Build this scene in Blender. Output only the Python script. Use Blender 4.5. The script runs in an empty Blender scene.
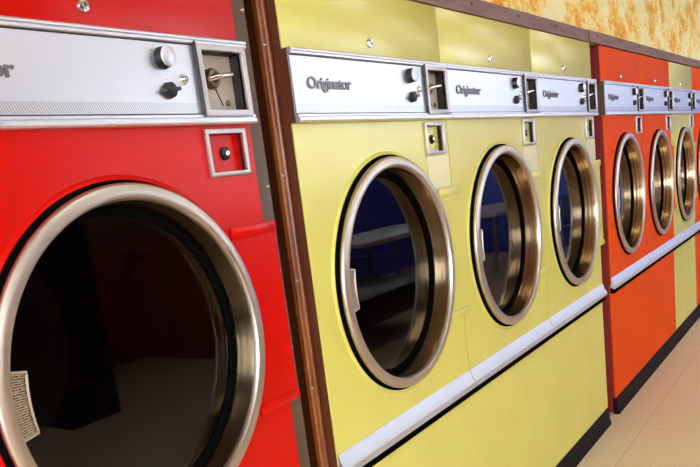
import bpy, bmesh, math, random
from mathutils import Vector, Matrix
R = random.Random(7)
sc = bpy.context.scene
COL = sc.collection
PI = math.pi

# ------------------------------------------------------------------ camera
W = 0.80                      # dryer width in metres; many sizes below are written in dryer widths
cam_d = bpy.data.cameras.new('camera')
cam = bpy.data.objects.new('camera', cam_d); COL.objects.link(cam); sc.camera = cam
F = Vector((-0.6465422, 0.73482799, -0.20496589))
RT = Vector((0.76269988, 0.62843323, -0.15284166))
UP = Vector((-0.01649505, 0.25514604, 0.96676182))
m = Matrix((RT, UP, -F)).transposed().to_4x4()
m.translation = Vector((0.98702, -1.38995, 1.34240))
cam.matrix_world = m
cam_d.sensor_width = 36.0
cam_d.lens = 727.7966 / 700 * 36
cam_d.shift_x = (350 - 249.1436) / 700
cam_d.shift_y = (361.7524 - 233.5) / 700
cam_d.clip_start = 0.02

# ------------------------------------------------------------------ world, lights, exposure
sc.view_settings.view_transform = 'Standard'
sc.view_settings.look = 'None'
sc.view_settings.gamma = 1.0
sc.view_settings.use_curve_mapping = False
sc.view_settings.exposure = 0.72
world = bpy.data.worlds.new('world'); sc.world = world
world.use_nodes = True
bg = world.node_tree.nodes['Background']
bg.inputs[0].default_value = (0.86, 0.93, 1.0, 1)
bg.inputs[1].default_value = 9.0
SKY = bg
TUBE = 6.5                   # brightness of the ceiling light diffusers

# room extents (metres)
RX1, RY0, RY1, RH = 4.70, -3.6, 10.5, 2.75
# windows in the wall facing the dryers: y0, y1, sill, head
WINS = [(-1.6, -0.6, 1.25, 2.35), (2.75, 3.65, 1.45, 2.45), (4.6, 5.4, 1.35, 2.45),
        (6.2, 7.4, 1.65, 2.5), (7.6, 8.8, 1.65, 2.5), (9.0, 10.2, 1.65, 2.5)]

# ------------------------------------------------------------------ materials
def mat(name, col, rough=0.5, metal=0.0, coat=0.0, spec=0.5, coat_rough=0.05):
    ma = bpy.data.materials.new(name); ma.use_nodes = True
    b = ma.node_tree.nodes['Principled BSDF']
    b.inputs['Base Color'].default_value = (*col, 1)
    b.inputs['Roughness'].default_value = rough
    b.inputs['Metallic'].default_value = metal
    b.inputs['Coat Weight'].default_value = coat
    b.inputs['Coat Roughness'].default_value = coat_rough
    b.inputs['Specular IOR Level'].default_value = spec
    return ma
def N(ma, t, **kw):
    n = ma.node_tree.nodes.new(t)
    for k, v in kw.items():
        if k in n.inputs.keys(): n.inputs[k].default_value = v
        else: setattr(n, k, v)
    return n
def L(ma, a, b): ma.node_tree.links.new(a, b)
def bsdf(ma): return ma.node_tree.nodes['Principled BSDF']
def coords(ma, scale=(1, 1, 1), kind='Object'):
    tc = N(ma, 'ShaderNodeTexCoord'); mp = N(ma, 'ShaderNodeMapping')
    mp.inputs['Scale'].default_value = scale
    L(ma, tc.outputs[kind], mp.inputs['Vector']); return mp.outputs[0]
def ramp(ma, fac, stops):
    r = N(ma, 'ShaderNodeValToRGB'); e = r.color_ramp.elements
    while len(e) < len(stops): e.new(0.5)
    for i, (p, c) in enumerate(stops):
        e[i].position = p; e[i].color = (*c, 1)
    L(ma, fac, r.inputs[0]); return r.outputs[0]
def bump(ma, h, strength=0.2, dist=0.001):
    b = N(ma, 'ShaderNodeBump'); b.inputs['Strength'].default_value = strength; b.inputs['Distance'].default_value = dist
    L(ma, h, b.inputs['Height']); L(ma, b.outputs[0], bsdf(ma).inputs['Normal'])

SPEC = 0.5
def paint(name, c, rough=0.27):
    """baked enamel with orange peel and slight mottling"""
    ma = mat(name, c, rough, 0, 0.0, SPEC, 0.12)
    v = coords(ma)
    n = N(ma, 'ShaderNodeTexNoise', Scale=5.0, Detail=4.0); L(ma, v, n.inputs['Vector'])
    c2 = tuple(x * 0.96 for x in c); c3 = tuple(min(1, x * 1.03) for x in c)
    L(ma, ramp(ma, n.outputs[0], [(0.3, c2), (0.7, c3)]), bsdf(ma).inputs['Base Color'])
    n2 = N(ma, 'ShaderNodeTexNoise', Scale=420.0, Detail=2.0); L(ma, v, n2.inputs['Vector'])
    bump(ma, n2.outputs[0], 0.12, 0.0004)
    return ma
M_RED = paint('red_enamel', (0.58, 0.0035, 0.0005))
M_ORANGE = paint('orange_red_enamel', (0.76, 0.075, 0.003), 0.55)
bsdf(M_RED).inputs['Specular IOR Level'].default_value = 0.16
bsdf(M_ORANGE).inputs['Specular IOR Level'].default_value = 0.05
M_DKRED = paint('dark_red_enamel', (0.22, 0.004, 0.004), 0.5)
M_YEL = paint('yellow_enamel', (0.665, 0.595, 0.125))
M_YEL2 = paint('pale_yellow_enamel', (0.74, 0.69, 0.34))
M_BROWN = paint('brown_side', (0.11, 0.026, 0.009), 0.4)  # brown shared by one cabinet side and its console end

def steel(name, c, rough, stretch=None, bs=0.1):
    ma = mat(name, c, rough, 1.0)
    v = coords(ma, stretch or (1, 1, 1))
    n = N(ma, 'ShaderNodeTexNoise', Scale=60.0, Detail=3.0); L(ma, v, n.inputs['Vector'])
    r = N(ma, 'ShaderNodeMapRange'); r.inputs['To Min'].default_value = rough * 0.85; r.inputs['To Max'].default_value = rough * 1.2
    L(ma, n.outputs[0], r.inputs[0]); L(ma, r.outputs[0], bsdf(ma).inputs['Roughness'])
    bump(ma, n.outputs[0], bs, 0.0003)
    return ma
M_ALU = steel('brushed_aluminium', (0.74, 0.745, 0.79), 0.42, (1, 0.15, 6), 0.12)
M_ALUEDGE = steel('polished_aluminium_moulding', (0.80, 0.80, 0.85), 0.45, None, 0.0)
M_RIM = steel('satin_steel_rim', (0.58, 0.50, 0.42), 0.38, None, 0.03)
M_BARREL = steel('bronze_toned_steel', (0.46, 0.31, 0.17), 0.2, None, 0.0)
M_PEWTER = steel('worn_grey_steel', (0.60, 0.55, 0.54), 0.42, None, 0.02)
M_STRIP = steel('steel_trim_strip', (0.66, 0.67, 0.74), 0.5, (1, 0.1, 4), 0.05)
M_COIN = mat('grey_coin_plate', (0.50, 0.43, 0.34), 0.5, 0.2)
M_BRASS = steel('tarnished_brass', (0.26, 0.20, 0.12), 0.35)
M_CHROME = mat('chrome', (0.85, 0.83, 0.80), 0.15, 1)
M_BLACK = mat('black_plastic', (0.008, 0.008, 0.009), 0.35)
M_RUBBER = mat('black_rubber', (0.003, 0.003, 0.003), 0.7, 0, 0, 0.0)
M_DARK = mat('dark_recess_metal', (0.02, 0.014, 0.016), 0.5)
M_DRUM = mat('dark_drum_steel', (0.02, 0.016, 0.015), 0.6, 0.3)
M_PRINT = mat('grey_print', (0.16, 0.14, 0.15), 0.6)
M_LOGO = mat('dark_pewter_lettering', (0.20, 0.18, 0.18), 0.35, 0.7)
M_SCREW = mat('screw_steel', (0.35, 0.28, 0.22), 0.35, 1)
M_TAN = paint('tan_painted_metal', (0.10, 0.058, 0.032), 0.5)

def m_hatch():
    ma = mat('hatched_aluminium', (0.8, 0.8, 0.82), 0.4, 1.0)
    v = coords(ma)
    s = N(ma, 'ShaderNodeSeparateXYZ'); L(ma, v, s.inputs[0])
    a = N(ma, 'ShaderNodeMath', operation='MULTIPLY'); a.inputs[1].default_value = -0.45; L(ma, s.outputs[2], a.inputs[0])
    b = N(ma, 'ShaderNodeMath', operation='SUBTRACT'); L(ma, s.outputs[1], b.inputs[0]); L(ma, a.outputs[0], b.inputs[1])
    c = N(ma, 'ShaderNodeMath', operation='MULTIPLY'); c.inputs[1].default_value = 2 * PI / 0.0049; L(ma, b.outputs[0], c.inputs[0])
    d = N(ma, 'ShaderNodeMath', operation='SINE'); L(ma, c.outputs[0], d.inputs[0])
    L(ma, ramp(ma, d.outputs[0], [(0.0, (0.45, 0.44, 0.47)), (0.35, (0.80, 0.80, 0.83))]), bsdf(ma).inputs['Base Color'])
    return ma
M_HATCH = m_hatch()
def m_grip():
    ma = mat('ribbed_grip', (0.62, 0.56, 0.44), 0.38, 1.0)
    v = coords(ma)
    n = N(ma, 'ShaderNodeTexVoronoi', Scale=330.0); L(ma, v, n.inputs['Vector'])
    L(ma, ramp(ma, n.outputs[0], [(0.1, (0.55, 0.46, 0.30)), (0.6, (0.14, 0.10, 0.05))]), bsdf(ma).inputs['Base Color'])
    bump(ma, n.outputs[0], 0.6, 0.001)
    return ma
M_GRIP = m_grip()
def m_glass(name, tint, ior=1.5):
    ma = bpy.data.materials.new(name); ma.use_nodes = True
    nt = ma.node_tree; nt.nodes.clear()
    out = nt.nodes.new('ShaderNodeOutputMaterial'); mx = nt.nodes.new('ShaderNodeMixShader')
    t = nt.nodes.new('ShaderNodeBsdfTransparent'); t.inputs[0].default_value = (*tint, 1)
    g = nt.nodes.new('ShaderNodeBsdfGlossy'); g.inputs['Roughness'].default_value = 0.012
    ge = nt.nodes.new('ShaderNodeNewGeometry'); dt = nt.nodes.new('ShaderNodeVectorMath'); dt.operation = 'DOT_PRODUCT'
    nt.links.new(ge.outputs['Incoming'], dt.inputs[0]); nt.links.new(ge.outputs['Normal'], dt.inputs[1])
    prev = dt.outputs['Value']; f0 = ((ior - 1) / (ior + 1)) ** 2      # Schlick reflectance, same from both sides
    for op, v0, v1 in (('ABSOLUTE', None, None), ('SUBTRACT', 1.0, None), ('POWER', None, 5.0), ('MULTIPLY_ADD', None, 1.0 - f0)):
        q = nt.nodes.new('ShaderNodeMath'); q.operation = op
        if v0 is not None: q.inputs[0].default_value = v0; nt.links.new(prev, q.inputs[1])
        else: nt.links.new(prev, q.inputs[0])
        if v1 is not None: q.inputs[1].default_value = v1
        if op == 'MULTIPLY_ADD': q.inputs[2].default_value = f0
        prev = q.outputs[0]
    nt.links.new(prev, mx.inputs[0]); nt.links.new(t.outputs[0], mx.inputs[1]); nt.links.new(g.outputs[0], mx.inputs[2])
    nt.links.new(mx.outputs[0], out.inputs[0]); return ma
M_GLASS = m_glass('door_glass', (0.34, 0.26, 0.22), 1.52)
M_PANE = m_glass('window_glass', (0.95, 0.97, 0.98))
def m_wood(name, c1, c2, scale=(14, 14, 1.2), rough=0.4):
    ma = mat(name, c1, rough, 0, 0.2)
    v = coords(ma, scale)
    n = N(ma, 'ShaderNodeTexNoise', Scale=3.5, Detail=6.0, Distortion=0.6); L(ma, v, n.inputs['Vector'])
    L(ma, ramp(ma, n.outputs[0], [(0.3, c1), (0.7, c2)]), bsdf(ma).inputs['Base Color'])
    bump(ma, n.outputs[0], 0.25, 0.001)
    return ma
M_POST = m_wood('varnished_wood', (0.10, 0.018, 0.004), (0.32, 0.085, 0.009))
M_TRIM = m_wood('mauve_brown_wood', (0.21, 0.12, 0.105), (0.28, 0.18, 0.165), (6, 1.2, 14), 0.75)
bsdf(M_TRIM).inputs['Coat Weight'].default_value = 0; bsdf(M_TRIM).inputs['Specular IOR Level'].default_value = 0.2
M_PANELLING = m_wood('red_brown_panelling', (0.30, 0.035, 0.012), (0.42, 0.07, 0.02))
M_KICK = mat('black_brown_vinyl', (0.009, 0.004, 0.006), 0.55, 0, 0, 0.06)
M_DARKWOOD = m_wood('near_black_wood', (0.010, 0.006, 0.005), (0.018, 0.011, 0.009))

def m_wallpaper():
    ma = mat('mottled_orange_wallpaper', (0.9, 0.7, 0.3), 0.8, 0, 0, 0.2)
    v = coords(ma, (1, 1.15, 1.5))
    n = N(ma, 'ShaderNodeTexNoise', Scale=3.6, Detail=3.0, Distortion=0.3); L(ma, v, n.inputs['Vector'])
    v2 = coords(ma, (1, 0.45, 0.8))
    n2 = N(ma, 'ShaderNodeTexNoise', Scale=60.0, Detail=3.0, Roughness=0.8); L(ma, v2, n2.inputs['Vector'])
    a = N(ma, 'ShaderNodeMath', operation='MULTIPLY_ADD'); a.inputs[1].default_value = 0.75; L(ma, n2.outputs[0], a.inputs[0])
    L(ma, n.outputs[0], a.inputs[2])
    c = N(ma, 'ShaderNodeMath', operation='SUBTRACT'); c.inputs[1].default_value = 0.375; L(ma, a.outputs[0], c.inputs[0])
    L(ma, ramp(ma, c.outputs[0], [(0.38, (0.95, 0.86, 0.50)), (0.52, (0.95, 0.72, 0.25)), (0.60, (0.92, 0.48, 0.06)), (0.78, (0.75, 0.27, 0.03))]),
      bsdf(ma).inputs['Base Color'])
    bump(ma, n2.outputs[0], 0.3, 0.002)
    return ma
M_PAPER = m_wallpaper()
def m_floor():
    ma = mat('tan_floor_tiles', (0.55, 0.40, 0.25), 0.38, 0, 0.0)
    v = coords(ma)
    mp = N(ma, 'ShaderNodeMapping'); mp.inputs['Location'].default_value = (-0.156, 0.08, 0); L(ma, v, mp.inputs['Vector'])
    br = N(ma, 'ShaderNodeTexBrick'); br.offset = 0.0; br.squash = 1.0
    bsdf(ma).inputs['Specular IOR Level'].default_value = 0.3
    for k, val in (('Scale', 1.0), ('Mortar Size', 0.0016), ('Mortar Smooth', 0.3), ('Brick Width', 0.61), ('Row Height', 0.61)): br.inputs[k].default_value = val
    br.inputs['Color1'].default_value = (0.76, 0.585, 0.37, 1); br.inputs['Color2'].default_value = (0.74, 0.57, 0.36, 1)
    br.inputs['Mortar'].default_value = (0.46, 0.33, 0.21, 1)
    L(ma, mp.outputs[0], br.inputs['Vector'])
    n = N(ma, 'ShaderNodeTexNoise', Scale=150.0, Detail=5.0); L(ma, v, n.inputs['Vector'])
    r = ramp(ma, n.outputs[0], [(0.35, (0.80, 0.78, 0.74)), (0.65, (1.12, 1.12, 1.14))])
    mx = N(ma, 'ShaderNodeMix', data_type='RGBA', blend_type='MULTIPLY'); mx.inputs[0].default_value = 1.0
    L(ma, br.outputs[0], mx.inputs[6]); L(ma, r, mx.inputs[7]); L(ma, mx.outputs[2], bsdf(ma).inputs['Base Color'])
    return ma
M_FLOOR = m_floor()
M_CEIL = mat('beige_ceiling', (0.42, 0.37, 0.31), 0.8)
M_WALL = mat('brown_wall_paint', (0.22, 0.09, 0.05), 0.7)
M_BLUEWALL = mat('blue_wall_paint', (0.09, 0.12, 0.66), 0.6)
M_FRAME = mat('window_frame_aluminium', (0.4, 0.4, 0.42), 0.4, 0.8)
M_TABLE = mat('pale_laminate', (0.62, 0.55, 0.52), 0.35)
M_CHAIR = mat('blue_chair_plastic', (0.10, 0.16, 0.42), 0.4)
M_ASPHALT = mat('pavement', (0.25, 0.25, 0.27), 0.9)
def m_emit(name, c, s):
    ma = mat(name, (0.8, 0.8, 0.8), 0.5); b = bsdf(ma)
    b.inputs['Emission Color'].default_value = (*c, 1); b.inputs['Emission Strength'].default_value = s; return ma
M_LAMP = m_emit('light_diffuser', (1.0, 0.98, 0.97), TUBE)

# ------------------------------------------------------------------ mesh helpers
def obj(name, bm, m, parent=None, bevel=0.0, angle=35, smooth=True, seg=2):
    me = bpy.data.meshes.new(name)
    bmesh.ops.recalc_face_normals(bm, faces=bm.faces)
    if bevel > 0:
        es = [e for e in bm.edges if len(e.link_faces) == 2 and e.calc_face_angle(0) > 0.6]
        bmesh.ops.bevel(bm, geom=es, offset=bevel, segments=seg, profile=0.5, affect='EDGES', clamp_overlap=True)
    bm.to_mesh(me); bm.free()
    if smooth:
        for p in me.polygons: p.use_smooth = True
        me.set_sharp_from_angle(angle=math.radians(angle))
    o = bpy.data.objects.new(name, me); COL.objects.link(o)
    for x in (m if isinstance(m, (list, tuple)) else [m]): me.materials.append(x)
    if parent is not None: o.parent = parent
    return o
def NB(): return bmesh.new()
def box(bm, x0, x1, y0, y1, z0, z1):
    v = [bm.verts.new((x, y, z)) for x in (x0, x1) for y in (y0, y1) for z in (z0, z1)]
    for f in ((0, 1, 3, 2), (4, 6, 7, 5), (0, 4, 5, 1), (2, 3, 7, 6), (0, 2, 6, 4), (1, 5, 7, 3)):
        bm.faces.new([v[i] for i in f])
    return bm
def lathe(bm, prof, cy, cz, n=96, closed=False):
    """revolve (radius, x) profile about the x direction through (cy, cz)"""
    rings = []
    for r, x in prof:
        if r < 1e-6: rings.append([bm.verts.new((x, cy, cz))])
        else: rings.append([bm.verts.new((x, cy + r * math.cos(2 * PI * i / n), cz + r * math.sin(2 * PI * i / n))) for i in range(n)])
    pairs = list(zip(rings, rings[1:])) + ([(rings[-1], rings[0])] if closed else [])
    for a, b in pairs:
        for i in range(n):
            j = (i + 1) % n
            if len(a) == 1 and len(b) == 1: continue
            if len(a) == 1: bm.faces.new((a[0], b[i], b[j]))
            elif len(b) == 1: bm.faces.new((a[i], a[j], b[0]))
            else: bm.faces.new((a[i], a[j], b[j], b[i]))
    return bm
def tube(bm, pts, r, n=12):
    pts = [Vector(p) for p in pts]; rings = []
    for i, p in enumerate(pts):
        d = (pts[min(i + 1, len(pts) - 1)] - pts[max(i - 1, 0)]).normalized()
        a = Vector((0, 0, 1)) if abs(d.z) < 0.9 else Vector((1, 0, 0))
        u = d.cross(a).normalized(); w = d.cross(u)
        rr = r[i] if isinstance(r, (list, tuple)) else r
        rings.append([bm.verts.new(p + rr * (math.cos(2 * PI * k / n) * u + math.sin(2 * PI * k / n) * w)) for k in range(n)])
    for a, b in zip(rings, rings[1:]):
        for k in range(n): bm.faces.new((a[k], a[(k + 1) % n], b[(k + 1) % n], b[k]))
    bm.faces.new(rings[0]); bm.faces.new(rings[-1][::-1])
    return bm
def plate(bm, loops, x0, x1):
    """flat plate in the yz plane between x0 (back) and x1 (front); loops[0] outline, the rest holes"""
    edges = []
    for lp in loops:
        vs = [bm.verts.new((x1, y, z)) for y, z in lp]
        for a, b in zip(vs, vs[1:] + vs[:1]): edges.append(bm.edges.new((a, b)))
    bmesh.ops.triangle_fill(bm, use_beauty=True, use_dissolve=False, edges=edges)
    fs = list(bm.faces)
    r = bmesh.ops.extrude_face_region(bm, geom=fs)
    nv = [g for g in r['geom'] if isinstance(g, bmesh.types.BMVert)]
    bmesh.ops.translate(bm, verts=nv, vec=(x0 - x1, 0, 0))
    return bm
def prism_y(bm, prof, y0, y1):
    """extrude (x, z) profile along y"""
    a = [bm.verts.new((x, y0, z)) for x, z in prof]; b = [bm.verts.new((x, y1, z)) for x, z in prof]
    n = len(prof)
    for i in range(n): bm.faces.new((a[i], a[(i + 1) % n], b[(i + 1) % n], b[i]))
    bm.faces.new(a[::-1]); bm.faces.new(b)
    return bm
def prism_z(bm, prof, z0, z1):
    a = [bm.verts.new((x, y, z0)) for x, y in prof]; b = [bm.verts.new((x, y, z1)) for x, y in prof]
    n = len(prof)
    for i in range(n): bm.faces.new((a[i], a[(i + 1) % n], b[(i + 1) % n], b[i]))
    bm.faces.new(a[::-1]); bm.faces.new(b)
    return bm
def rect(y0, y1, z0, z1): return [(y0, z0), (y1, z0), (y1, z1), (y0, z1)]
def circ(cy, cz, r, n=96): return [(cy + r * math.cos(2 * PI * i / n), cz + r * math.sin(2 * PI * i / n)) for i in range(n)]
def thing(name, label, cat, loc=(0, 0, 0), rz=0, group=None):
    o = bpy.data.objects.new(name, None); COL.objects.link(o); o.location = loc; o.rotation_euler = (0, 0, rz)
    o.empty_display_size = 0.1
    o['label'] = label; o['category'] = cat
    if group: o['group'] = group
    return o
def tag(o, label, cat, group=None):
    o['label'] = label; o['category'] = cat
    if group: o['group'] = group
    return o
def struct(name, bm, m, parent=None, **k):
    o = obj(name, bm, m, parent, **k)
    if parent is None: o['kind'] = 'structure'
    return o

# ------------------------------------------------------------------ the room
Z_TRIM0, Z_TRIM1 = 2.292 * W, 2.356 * W
struct('floor', box(NB(), -0.9, RX1, RY0, RY1, -0.1, 0.0), M_FLOOR, smooth=False)
struct('ceiling', box(NB(), -0.9, RX1 + 0.1, RY0, RY1, RH, RH + 0.1), M_CEIL, smooth=False)
struct('wall_left', box(NB(), -0.12, -0.008, RY0, RY1, Z_TRIM0 + 0.004, RH), M_PAPER, smooth=False)
struct('wall_back', box(NB(), -0.9, -0.8, RY0, RY1, 0, RH), M_DARK, smooth=False)
bm = NB(); box(bm, -0.8, 0.5, RY0 - 0.1, RY0, 0, RH); box(bm, 4.3, RX1 + 0.1, RY0 - 0.1, RY0, 0, RH)
box(bm, 0.5, 4.3, RY0 - 0.1, RY0, 0, 0.45); box(bm, 0.5, 4.3, RY0 - 0.1, RY0, 2.5, RH)
struct('wall_near', bm, M_WALL, smooth=False)
bm = NB()
for xx in (0.5, 1.74, 2.98, 4.22): box(bm, xx, xx + 0.08, RY0 - 0.09, RY0 - 0.02, 0.45, 2.5)
for zz in (0.45, 2.42): box(bm, 0.5, 4.3, RY0 - 0.09, RY0 - 0.02, zz, zz + 0.08)
wn = struct('window_7', bm, M_FRAME, smooth=False)
obj('pane', box(NB(), 0.54, 4.26, RY0 - 0.058, RY0 - 0.052, 0.49, 2.46), M_PANE, wn, smooth=False)
struct('wall_far', box(NB(), -0.8, RX1 + 0.1, RY1, RY1 + 0.1, 0, RH), M_BLUEWALL, smooth=False)
# facing wall with window openings, panelled below
bm = NB(); plate(bm, [rect(RY0, RY1, 0, RH)] + [rect(a, b, c, d) for a, b, c, d in WINS], RX1, RX1 + 0.1)
struct('wall_right', bm, M_WALL, smooth=False)
bm = NB()
y = RY0 + 0.02
while y < 6.1:
    box(bm, RX1 - 0.02, RX1, y, y + 0.146, 0, 1.15); y += 0.15
box(bm, RX1 - 0.035, RX1, RY0 + 0.02, 6.1, 1.15, 1.19)
struct('trim_4', bm, M_PANELLING, smooth=False)
struct('trim_5', box(NB(), RX1 - 0.02, RX1, 6.12, RY1 - 0.01, 0.0, 1.58), M_BLUEWALL, smooth=False)
for i, (a, b, c, d) in enumerate(WINS):
    bm = NB(); t = 0.045
    plate(bm, [rect(a, b, c, d), rect(a + t, b - t, c + t, d - t)], RX1 + 0.02, RX1 + 0.09)
    wo = struct('window_%d' % (i + 1), bm, M_FRAME, smooth=False)
    g = obj('pane', box(NB(), RX1 + 0.05, RX1 + 0.056, a + t, b - t, c + t, d - t), M_PANE, wo, smooth=False)
struct('ground', box(NB(), -15, 30, -25, 30, -0.25, -0.12), M_ASPHALT, smooth=False)

# ceiling lights
def ceiling_light(x, y, label):
    t = thing('ceiling_light', label, 'light', (x, y, RH - 0.07), 0, 'fluorescent ceiling lights')
    bm = NB(); plate(bm, [rect(-0.62, 0.62, -0.16, 0.16), rect(-0.59, 0.59, -0.13, 0.13)], 0, 0.07)
    for v in bm.verts: v.co = Vector((v.co.z, v.co.y, v.co.x))
    obj('frame', bm, M_FRAME, t, smooth=False)
    obj('diffuser', box(NB(), -0.13, 0.13, -0.59, 0.59, 0.012, 0.03), M_LAMP, t, smooth=False)
for j, x in enumerate((1.45, 3.3)):
    for i, y in enumerate((-1.9, 0.3, 2.5, 4.7, 6.9, 9.1)):
        ceiling_light(x, y, 'long fluorescent ceiling light in the %s row, number %s from the near wall' % (('dryer side', 'window side')[j], ('one', 'two', 'three', 'four', 'five', 'six')[i]))

# wooden trim board along the top of the machines
def board(name, y0, y1, x1):
    bm = NB(); prism_y(bm, [(-0.008, Z_TRIM0), (x1, Z_TRIM0), (x1, Z_TRIM1 - 0.004), (x1 - 0.004, Z_TRIM1), (-0.008, Z_TRIM1)], y0, y1)
    o = struct(name, bm, M_TRIM, smooth=False)
    for k in range(int((y1 - y0) / 0.42)):
        yy = y0 + 0.12 + 0.42 * k
        obj('screw', lathe(NB(), [(0, x1 + 0.003), (0.004, x1 + 0.002), (0.006, x1)], yy, Z_TRIM0 + 0.03, 16), M_DARK, o)
board('trim_1', -2.0, 2.955 * W, 0.006)
board('trim_2', 2.962 * W, 7.7 * W, 0.010)

# vinyl kick boards
def kick(name, y0, y1):
    prof = [(-0.02, 0.0), (0.008, 0.0), (0.007, 0.012), (0.000, 0.03), (0.002, 0.045), (-0.002, 0.060), (0.000, 0.072), (-0.003, 0.084), (-0.006, 0.088), (-0.02, 0.088)]
    struct(name, prism_y(NB(), prof, y0, y1), M_KICK)
S1 = -0.1865 * W; S4 = 3.1947 * W
kick('baseboard_near', S1 - W, S1)
kick('baseboard_middle', 0.0, 3 * W)
kick('baseboard_far', S4, S4 + 2 * W - 0.002)
kick('baseboard_end', S4 + 2 * W + 0.002, S4 + 4 * W)

# filler strip and post in the gap between the red dryer and the yellow ones
t = thing('filler_strip', 'tan painted metal strip with screws along the right side of the red dryer', 'metal strip', (0, -0.148 * W, 0))
obj('strip', box(NB(), -0.05, -0.010, -0.0375 * W, 0.026 * W, 0.0, Z_TRIM0 - 0.002), M_TAN, t, bevel=0.002)
for z in (0.55, 1.02, 1.38, 1.74):
    obj('screw', lathe(NB(), [(0, -0.006), (0.003, -0.0065), (0.0055, -0.010)], 0.012, z, 16), M_SCREW, t)
t = thing('wooden_post', 'narrow varnished wooden post standing between the red dryer and the first yellow dryer', 'post', (0, -0.0225 * W, 0))
h = 0.0185 * W
prof = [(-0.038, -h), (-0.027, -h), (-0.024, -h + 0.003), (-0.024, -0.002), (-0.0275, 0.0), (-0.0275, h * 0.25), (-0.024, h * 0.4), (-0.024, h - 0.003), (-0.027, h), (-0.038, h)]
obj('upright', prism_z(NB(), prof, 0.0, Z_TRIM0 - 0.002), M_POST, t)
for z in (0.62, 0.9, 1.16, 1.40, 1.68):
    obj('screw', lathe(NB(), [(0, -0.020), (0.003, -0.0205), (0.005, -0.0245)], -0.009, z, 16), M_SCREW, t)

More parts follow.
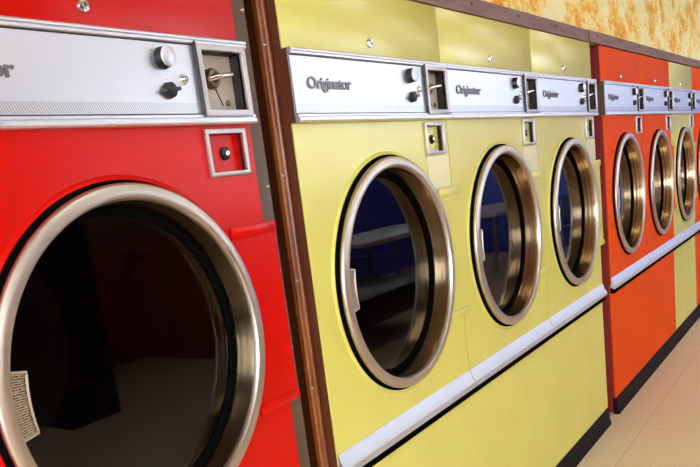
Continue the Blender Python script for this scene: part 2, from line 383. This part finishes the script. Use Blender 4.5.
# ------------------------------------------------------------------ tumble dryers
zT, zB, zS, zSb, zK = 2.085 * W, 1.886 * W, 0.899 * W, 0.829 * W, 0.11 * W
CY, CZ = 0.504 * W, 1.378 * W
def dryer(s, body, label, side=None, vault=None, recess=None, endcap=None, lower=None):
    t = thing('tumble_dryer', label, 'dryer', (0, s, 0), 0, 'coin operated tumble dryers built into the wall')
    side = side or body; vault = vault or body; recess = recess or body; lower = lower or body; endcap = endcap or M_ALUEDGE
    e = 0.002
    # shell of the cabinet: four walls and a back, open at the front
    bm = NB()
    for ya, yb in ((e, 0.012), (W - 0.012, W - e)):
        prism_y(bm, [(-0.74, zK - 0.08), (-0.0125, zK - 0.08), (-0.0125, zSb + 0.01), (-0.004, zSb + 0.01), (-0.004, Z_TRIM0 - 0.002), (-0.74, Z_TRIM0 - 0.002)], ya, yb)
    box(bm, -0.74, -0.72, 0.012, W - 0.012, zK - 0.08, Z_TRIM0 - 0.002)
    box(bm, -0.72, -0.006, 0.012, W - 0.012, Z_TRIM0 - 0.012, Z_TRIM0 - 0.002); box(bm, -0.72, -0.03, 0.012, W - 0.012, zK - 0.08, zK - 0.06)
    obj('cabinet', bm, side, t, smooth=False)
    # panels
    ox = 0.014 * W if body is M_RED else 0.004 * W
    LB = (0.797 * W + ox, 0.949 * W + ox, 1.762 * W, 1.876 * W)     # key recess
    th = 0.011 * W
    inner = rect(LB[0] + th, LB[1] - th, LB[2] + th, LB[3] - th)
    fp = plate(NB(), [rect(e, W - e, zS - 0.03, zB + 0.03), circ(CY, CZ, 0.392 * W), inner], -0.004, 0.0)
    obj('front_panel', fp, body, t, smooth=False)
    lip = lathe(NB(), [(0.396 * W, 0.0), (0.398 * W, 0.004), (0.403 * W, 0.0055), (0.408 * W, 0.004), (0.412 * W, 0.0)], CY, CZ)
    obj('panel_lip', lip, body, t)
    tp = box(NB(), -0.004, 0.0, e, W - e, zT + 0.001, Z_TRIM0 - 0.002); obj('top_panel', tp, body, t, bevel=0.0012)
    lk_y = (0.512 if body is M_RED else 0.480) * W
    lk = obj('panel_lock', lathe(NB(), [(0.0, 0.009), (0.0035, 0.009), (0.0045, 0.007), (0.0105, 0.0065), (0.012, 0.004), (0.0125, 0.0)], lk_y, 2.128 * W, 24), M_CHROME, t)
    obj('keyhole', box(NB(), 0.0085, 0.0098, lk_y - 0.0012, lk_y + 0.0012, 2.128 * W - 0.003, 2.128 * W + 0.003), M_BLACK, lk, smooth=False)
    obj('lower_panel', box(NB(), -0.012, -0.006, 0.0002, W - 0.0002, zK - 0.004, zSb + 0.02), lower, t, smooth=False)
    # lower trim strip
    prof = [(-0.006, zS + 0.0), (0.001, zS), (0.014, zSb + 0.022), (0.019, zSb + 0.018), (0.020, zSb + 0.003), (0.017, zSb), (0.004, zSb), (0.004, zSb + 0.008), (-0.006, zSb + 0.008)]
    obj('trim_strip', prism_y(NB(), prof, 0.0022, W - 0.0022), M_STRIP, t)
    obj('black_band', box(NB(), -0.006, 0.012, 0.0002, W - 0.0002, zSb - 0.022, zSb), M_RUBBER, t, smooth=False)  # black band added directly under the trim strip
    # coin side vault panel under the key recess
    if body is M_YEL: vp = plate(NB(), [[(LB[0] + 0.002, 1.74 * W), (LB[0] + 0.002, 1.685 * W), (0.845 * W, 1.64 * W), (W - 0.008, 1.64 * W), (W - 0.008, 1.757 * W), (LB[0] + 0.002, 1.757 * W)]], 0.0, 0.0022)
    if body is M_YEL: obj('vault_panel', vp, vault, t, smooth=False)
    # hinge cover plate right of the door
    a1 = math.asin(0.257 / 0.402); a0 = -math.asin(0.238 / 0.402)
    arc = [(CY + 0.402 * W * math.cos(a0 + (a1 - a0) * i / 24), CZ + 0.402 * W * math.sin(a0 + (a1 - a0) * i / 24)) for i in range(25)]
    hp = obj('hinge_cover', plate(NB(), [arc[::-1] + [(W * 1.024, CZ - 0.238 * W), (W * 1.024, CZ + 0.257 * W)]][0:1], 0.0006, 0.010), body, t, smooth=False)
    for zz, hh in ((CZ + 0.257 * W - 0.024, 0.024), (CZ - 0.238 * W, 0.02)):
        yy = CY + W * math.sqrt(0.402 ** 2 - max(abs(zz - CZ), abs(zz + hh - CZ)) ** 2 / W ** 2) + 0.004
        yy = max(yy, CY + W * math.sqrt(0.402 ** 2 - min(abs(zz - CZ), abs(zz + hh - CZ)) ** 2 / W ** 2) + 0.004)
        obj('fold', box(NB(), 0.0098, 0.0155, yy, W * 1.024, zz, zz + hh), body, hp, bevel=0.0008)
    # key recess
    fr = plate(NB(), [rect(*LB), inner], 0.0, 0.010)
    kb = obj('key_recess', fr, M_PEWTER, t, bevel=0.0012)
    d = 0.010; y0, y1, z0, z1 = LB[0] + th, LB[1] - th, LB[2] + th, LB[3] - th
    bm = NB(); box(bm, -d - 0.002, -d, y0 - 0.002, y1 + 0.002, z0 - 0.002, z1 + 0.002)
    obj('recess_back', bm, recess, kb, smooth=False)
    bm = NB()
    box(bm, -d, 0.002, y0 - 0.002, y0, z0, z1); box(bm, -d, 0.002, y1, y1 + 0.002, z0, z1)
    box(bm, -d, 0.002, y0, y1, z1, z1 + 0.002); box(bm, -d, 0.002, y0, y1, z0 - 0.002, z0)
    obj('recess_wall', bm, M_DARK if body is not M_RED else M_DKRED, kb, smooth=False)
    ky, kz = 0.882 * W + ox, 1.819 * W
    cylp = [(0.0, -d + 0.008), (0.0070, -d + 0.008), (0.0085, -d + 0.007), (0.0125, -d + 0.005), (0.0135, -d)]
    kl = obj('key_lock', lathe(NB(), cylp, ky, kz, 28), M_BLACK, kb)
    obj('lock_face', lathe(NB(), [(0.0, -d + 0.0098), (0.0050, -d + 0.0094), (0.0054, -d + 0.0078)], ky, kz, 24), M_CHROME, kl)
    # ---------------- console
    cx = 0.016
    CBY0, CBY1, CBZ0, CBZ1 = 0.806 * W, 0.984 * W, 1.902 * W, 2.069 * W    # coin box outline
    iy0, iy1, iz0, iz1 = 0.823 * W, 0.970 * W, 1.918 * W, 2.055 * W
    bm = NB()
    plate(bm, [rect(e, W - e, zB + 0.018, zT - 0.014), rect(iy0, iy1, iz0, iz1)], cx - 0.004, cx)
    co = obj('console', bm, M_ALU, t, smooth=False)
    bm = NB()
    box(bm, -0.024, cx - 0.004, e if endcap is M_ALUEDGE else -0.0015, 0.005, zB + 0.001, zT - 0.001)
    obj('end_cap', bm, endcap, co, smooth=False)
    obj('end_cap', box(NB(), -0.002, cx - 0.004, W - 0.005, W - e, zB + 0.001, zT - 0.001), M_ALUEDGE, co, smooth=False)
    topm = [(-0.002, zT), (cx + 0.003, zT), (cx + 0.006, zT - 0.003), (cx + 0.006, zT - 0.0065), (cx + 0.002, zT - 0.0075), (cx + 0.002, zT - 0.0085), (cx + 0.0055, zT - 0.0095), (cx + 0.0055, zT - 0.013), (cx + 0.001, zT - 0.0145), (-0.002, zT - 0.0145)]
    botm = [(-0.002, zB), (cx + 0.004, zB), (cx + 0.007, zB + 0.003), (cx + 0.007, zB + 0.009), (cx + 0.002, zB + 0.0105), (cx + 0.002, zB + 0.0115), (cx + 0.005, zB + 0.0125), (cx + 0.005, zB + 0.0165), (cx + 0.001, zB + 0.018), (-0.002, zB + 0.018)]
    obj('moulding', prism_y(NB(), topm, e, W - e), M_ALUEDGE, co, angle=20)
    obj('moulding', prism_y(NB(), botm, e, W - e), M_ALUEDGE, co, angle=20)
    # dark joint lines of the mouldings
    bm = NB(); box(bm, cx, cx + 0.0012, e, CBY0, zT - 0.0165, zT - 0.0147); box(bm, cx, cx + 0.0012, e, CBY0, zB + 0.0182, zB + 0.0198)
    obj('joint_line', bm, M_DARK, co, smooth=False)
    obj('hatched_band', box(NB(), cx, cx + 0.0006, e, CBY0, 1.913 * W, 1.935 * W), M_HATCH, co, smooth=False)
    # lettering
    cu = bpy.data.curves.new('txt', 'FONT'); cu.body = 'Originator'; cu.size = 0.037; cu.extrude = 0.0016; cu.space_character = 0.92; cu.offset = 0.0006
    tmp = bpy.data.objects.new('txt', cu); COL.objects.link(tmp)
    dg = bpy.context.evaluated_depsgraph_get(); dg.update()
    me = bpy.data.meshes.new_from_object(tmp.evaluated_get(dg)); bpy.data.objects.remove(tmp)
    xs = [v.co.x for v in me.vertices]; wx = max(xs) - min(xs); x_ = min(xs)
    LY0, LY1 = 0.070 * W, 0.305 * W
    for v in me.vertices:
        a, b, c = v.co; v.co = Vector((cx + 0.0015 + c, LY0 + (a - x_) / wx * (LY1 - LY0), 1.978 * W + b * 0.98))
    me.materials.append(M_LOGO); lo = bpy.data.objects.new('lettering', me); COL.objects.link(lo); lo.parent = co
    # coin box
    bm = plate(NB(), [rect(CBY0, CBY1, CBZ0, CBZ1), rect(iy0, iy1, iz0, iz1)], cx, cx + 0.008)
    cb = obj('coin_box', bm, M_PEWTER, t, bevel=0.0012)
    obj('painted_shadow', box(NB(), cx, cx + 0.0085, CBY0 - 0.0045, CBY0 - 0.0003, CBZ0, CBZ1 + 0.003), M_BLACK, cb, smooth=False)  # black strip stands in for the shade left of the coin frame
    d = -0.010
    obj('coin_plate', box(NB(), d - 0.002, d, iy0 - 0.002, iy1 + 0.002, iz0 - 0.002, iz1 + 0.002), M_COIN, cb, smooth=False)
    bm = NB()
    box(bm, d, cx, iy0 - 0.002, iy0, iz0, iz1); box(bm, d, cx, iy1, iy1 + 0.002, iz0, iz1)
    box(bm, d, cx, iy0, iy1, iz1, iz1 + 0.002); box(bm, d, cx, iy0, iy1, iz0 - 0.002, iz0)
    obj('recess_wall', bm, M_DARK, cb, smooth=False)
    cy_, cz_ = 0.885 * W, 1.998 * W
    ck = obj('coin_crank', lathe(NB(), [(0, d + 0.024), (0.006, d + 0.024), (0.009, d + 0.021), (0.0095, d + 0.016), (0.017, d + 0.014), (0.020, d + 0.008), (0.020, d)], cy_, cz_, 32), M_BRASS, cb)
    obj('lever', tube(NB(), [(d + 0.018, cy_ - 0.022, cz_ - 0.004), (d + 0.022, cy_ - 0.008, cz_ - 0.001), (d + 0.026, cy_ + 0.010, cz_ + 0.002), (d + 0.028, cy_ + 0.036, cz_ + 0.004)], [0.0055, 0.0055, 0.0045, 0.0045]), M_CHROME, ck)
    bm = NB(); tube(bm, [(d + 0.0005, cy_ + 0.012, cz_ - 0.018), (d + 0.0005, cy_ + 0.028, cz_ - 0.050)], 0.0013, 6)
    obj('coin_slot', bm, M_BLACK, cb)
    obj('coin_return', lathe(NB(), [(0, d + 0.004), (0.005, d + 0.004), (0.0065, d)], cy_ + 0.044, cz_ - 0.045, 20), M_BRASS, cb)
    # knobs
    y, z = 0.697 * W, 2.031 * W
    kn = obj('timer_knob', lathe(NB(), [(0.0195, cx), (0.0195, cx + 0.003), (0.0188, cx + 0.004), (0.0182, cx + 0.017)], y, z, 40), M_BLACK, t)
    obj('knob_cap', lathe(NB(), [(0, cx + 0.0195), (0.0160, cx + 0.0195), (0.0180, cx + 0.0185), (0.0184, cx + 0.0165)], y, z, 40), M_ALU, kn)
    y, z = 0.701 * W, 1.961 * W
    k2 = obj('selector_knob', lathe(NB(), [(0, cx + 0.012), (0.010, cx + 0.012), (0.0135, cx + 0.010), (0.0145, cx + 0.002), (0.0145, cx)], y, z, 32), M_BLACK, t)
    bm = box(NB(), cx + 0.003, cx + 0.0155, -0.019, 0.019, -0.0034, 0.0034)
    bmesh.ops.rotate(bm, verts=bm.verts, cent=(0, 0, 0), matrix=Matrix.Rotation(0.10, 3, 'X')); bmesh.ops.translate(bm, verts=bm.verts, vec=(0, y, z))
    obj('grip', bm, M_BLACK, k2, bevel=0.0015)
    obj('push_button', lathe(NB(), [(0, cx + 0.010), (0.006, cx + 0.010), (0.0075, cx + 0.008), (0.008, cx + 0.003), (0.0095, cx + 0.002), (0.0095, cx)], 0.753 * W, 1.986 * W, 24), M_CHROME, t)
    for ang in (100, 125, 150, 180, 30, 5, -20):
        a = math.radians(ang); r = 0.027
        obj('dial_mark', box(NB(), cx, cx + 0.0004, 0.697 * W + r * math.cos(a) - 0.0018, 0.697 * W + r * math.cos(a) + 0.0018, 2.031 * W + r * math.sin(a) - 0.0004, 2.031 * W + r * math.sin(a) + 0.0004), M_PRINT, co, smooth=False)
    for dy, dz in ((0, 0.020), (0, -0.023), (0.006, -0.023), (-0.006, -0.023)):
        obj('dial_mark', box(NB(), cx, cx + 0.0004, 0.70 * W + dy - 0.0022, 0.70 * W + dy + 0.0022, 1.961 * W + dz - 0.0005, 1.961 * W + dz + 0.0005), M_PRINT, co, smooth=False)
    
    # ---------------- door
    rim = [(0.382, 0.010), (0.389, 0.014), (0.392, 0.020), (0.3915, 0.026), (0.389, 0.030), (0.385, 0.032), (0.375, 0.034), (0.365, 0.035), (0.360, 0.0335), (0.357, 0.029), (0.355, 0.020), (0.357, 0.010)]
    dr = obj('door', lathe(NB(), [(a * W, b * W) for a, b in rim], CY, CZ, 128, closed=True), M_RIM, t)
    br = [(0.3555, 0.022), (0.3535, 0.014), (0.3520, -0.006), (0.3500, -0.026), (0.3480, -0.038), (0.351, -0.038), (0.350, -0.008), (0.357, 0.012)]
    obj('door_barrel', lathe(NB(), [(a * W, b * W) for a, b in br], CY, CZ, 128, closed=True), M_BARREL, dr, angle=50)
    sl = [(0.330, -0.042), (0.332, -0.038), (0.338, -0.035), (0.344, -0.034), (0.349, -0.036), (0.349, -0.050), (0.330, -0.050)]
    obj('glass_gasket', lathe(NB(), [(a * W, b * W) for a, b in sl], CY, CZ, 96, closed=True), M_RUBBER, dr)
    bm = NB(); rg = [bm.verts.new((-0.044 * W, a, b)) for a, b in circ(CY, CZ, 0.334 * W)]; bm.faces.new(rg)
    gl = obj('door_glass', bm, M_GLASS, dr, smooth=False)
    if gl.data.polygons[0].normal.x < 0: gl.data.flip_normals()
    bk = [(0.387, 0.001), (0.400, 0.001), (0.4005, 0.006), (0.398, 0.0085), (0.395, 0.0095), (0.396, 0.0125), (0.3935, 0.0155), (0.386, 0.016)]
    obj('door_seal', lathe(NB(), [(a * W, b * W) for a, b in bk], CY, CZ, 128, closed=True), M_RUBBER, dr, angle=30)
    # pull handle on the inner edge of the rim
    a0, a1, n = math.radians(168.5), math.radians(190), 22
    ri, ro = 0.322 * W, 0.360 * W
    pl = [(CY + ro * math.cos(a0 + (a1 - a0) * i / n), CZ + ro * math.sin(a0 + (a1 - a0) * i / n)) for i in range(n + 1)]
    pl += [(CY + ri * math.cos(a1 - (a1 - a0) * i / n), CZ + ri * math.sin(a1 - (a1 - a0) * i / n)) for i in range(n + 1)]
    hd = obj('door_handle', plate(NB(), [pl], 0.018 * W, 0.026 * W), M_GRIP, dr, smooth=False)
    bm = NB()
    tube(bm, [(0.0265 * W, CY + r_ * math.cos(a_), CZ + r_ * math.sin(a_)) for r_, a_ in
              [(ro, a0), (ri, a0)] + [(ri, a0 + (a1 - a0) * i / n) for i in range(1, n + 1)] + [(ro, a1)]], 0.0022, 8)
    for i in range(1, 26):
        a_ = a0 + (a1 - a0) * i / 26
        tube(bm, [(0.0262 * W, CY + r_ * math.cos(a_), CZ + r_ * math.sin(a_)) for r_ in (ri + 0.006, ro - 0.004)], 0.0007, 6)
    obj('handle_edge', bm, M_RIM, hd)
    # drum
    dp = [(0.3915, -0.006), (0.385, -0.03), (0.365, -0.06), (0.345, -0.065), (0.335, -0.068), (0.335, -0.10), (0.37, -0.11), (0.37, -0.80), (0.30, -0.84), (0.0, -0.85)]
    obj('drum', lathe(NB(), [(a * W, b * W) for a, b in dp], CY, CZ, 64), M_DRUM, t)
    return t

dryer(S1 - W, M_RED, 'red dryer nearest the camera, with a huge round door, left of the wooden post', recess=M_RED)
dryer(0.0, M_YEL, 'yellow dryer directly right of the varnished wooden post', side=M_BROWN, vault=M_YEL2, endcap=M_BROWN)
dryer(W, M_YEL, 'yellow dryer in the middle of the run of three yellow dryers', vault=M_YEL2)
dryer(2 * W, M_YEL, 'yellow dryer at the far end of the three, just before the orange-red ones', vault=M_YEL2)
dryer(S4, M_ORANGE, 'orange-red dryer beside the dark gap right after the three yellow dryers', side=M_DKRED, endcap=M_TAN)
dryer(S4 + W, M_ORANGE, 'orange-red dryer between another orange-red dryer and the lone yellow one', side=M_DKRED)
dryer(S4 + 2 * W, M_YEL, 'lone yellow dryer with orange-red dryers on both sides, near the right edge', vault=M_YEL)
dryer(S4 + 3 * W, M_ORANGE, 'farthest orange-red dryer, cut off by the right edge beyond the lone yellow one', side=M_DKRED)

# ------------------------------------------------------------------ room behind the camera, seen mirrored in the door glass
struct('pillar', box(NB(), 3.22, 4.1, 1.5, 1.95, 0, RH - 0.002), M_DARKWOOD, bevel=0.01)
t = thing('service_counter', 'red-brown wooden counter by the window wall, mirrored in the red dryer door', 'counter', (3.95, 4.2, 0))
obj('body', box(NB(), -0.62, 0.70, -0.70, 0.70, 0, 1.06), M_PANELLING, t)
for xx in (-0.58, -0.16, 0.26): obj('panel', box(NB(), xx, xx + 0.38, -0.715, -0.70, 0.10, 1.0), M_PANELLING, t, bevel=0.004)
obj('worktop', box(NB(), -0.66, 0.70, -0.74, 0.74, 1.06, 1.10), M_PANELLING, t, bevel=0.005)
def table(x, y, label):
    t = thing('folding_table', label, 'table', (x, y, 0))
    obj('tabletop', box(NB(), -0.55, 0.55, -1.3, 1.3, 0.75, 0.80), M_TABLE, t, bevel=0.008)
    for sx in (-1, 1):
        for sy in (-1, 1):
            obj('leg', tube(NB(), [(sx * 0.36, sy * 0.95, 0), (sx * 0.36, sy * 0.95, 0.76)], 0.018), M_FRAME, t)
table(3.45, 6.5, 'long pale laundry folding table mirrored in the door glass of the yellow dryers')
def chair(x, y, rz, label):
    t = thing('chair', label, 'chair', (x, y, 0), rz, 'blue plastic chairs at the folding table')
    obj('seat', box(NB(), -0.22, 0.22, -0.22, 0.22, 0.43, 0.455), M_CHAIR, t, bevel=0.01)
    obj('backrest', box(NB(), -0.24, -0.215, -0.22, 0.22, 0.55, 0.85), M_CHAIR, t, bevel=0.01)
    for sx in (-1, 1):
        for sy in (-1, 1):
            top = 0.84 if sx < 0 else 0.435
            obj('leg', tube(NB(), [(sx * 0.24, sy * 0.20, 0), (sx * 0.205, sy * 0.19, 0.43)] + ([(-0.228, sy * 0.19, top)] if sx < 0 else []), 0.011), M_FRAME, t)
chair(2.65, 6.6, 0.1, 'blue plastic chair on the dryer side of the folding table')
chair(4.25, 7.3, PI - 0.2, 'blue plastic chair on the window side of the folding table')

table(3.1, 9.15, 'second pale folding table, at the far blue wall')
chair(2.2, 8.9, 0.15, 'blue plastic chair beside the second folding table at the far wall')
t = thing('helper_bench', 'unseen black vinyl bench mirrored low in the door glass of the first yellow dryer', 'helper_bench', (2.65, 4.35, 0))  # unseen dark seat, added to darken the lower reflection in the glass
obj('seat', box(NB(), -0.55, 0.42, -0.75, 0.75, 0.22, 0.46), M_BLACK, t, bevel=0.02)
obj('backrest', box(NB(), 0.42, 0.55, -0.75, 0.75, 0.18, 0.78), M_BLACK, t, bevel=0.02)
for sx in (-0.48, 0.46):
    for sy in (-0.68, 0.68): obj('leg', box(NB(), sx - 0.02, sx + 0.02, sy - 0.02, sy + 0.02, 0, 0.22), M_DARKWOOD, t)
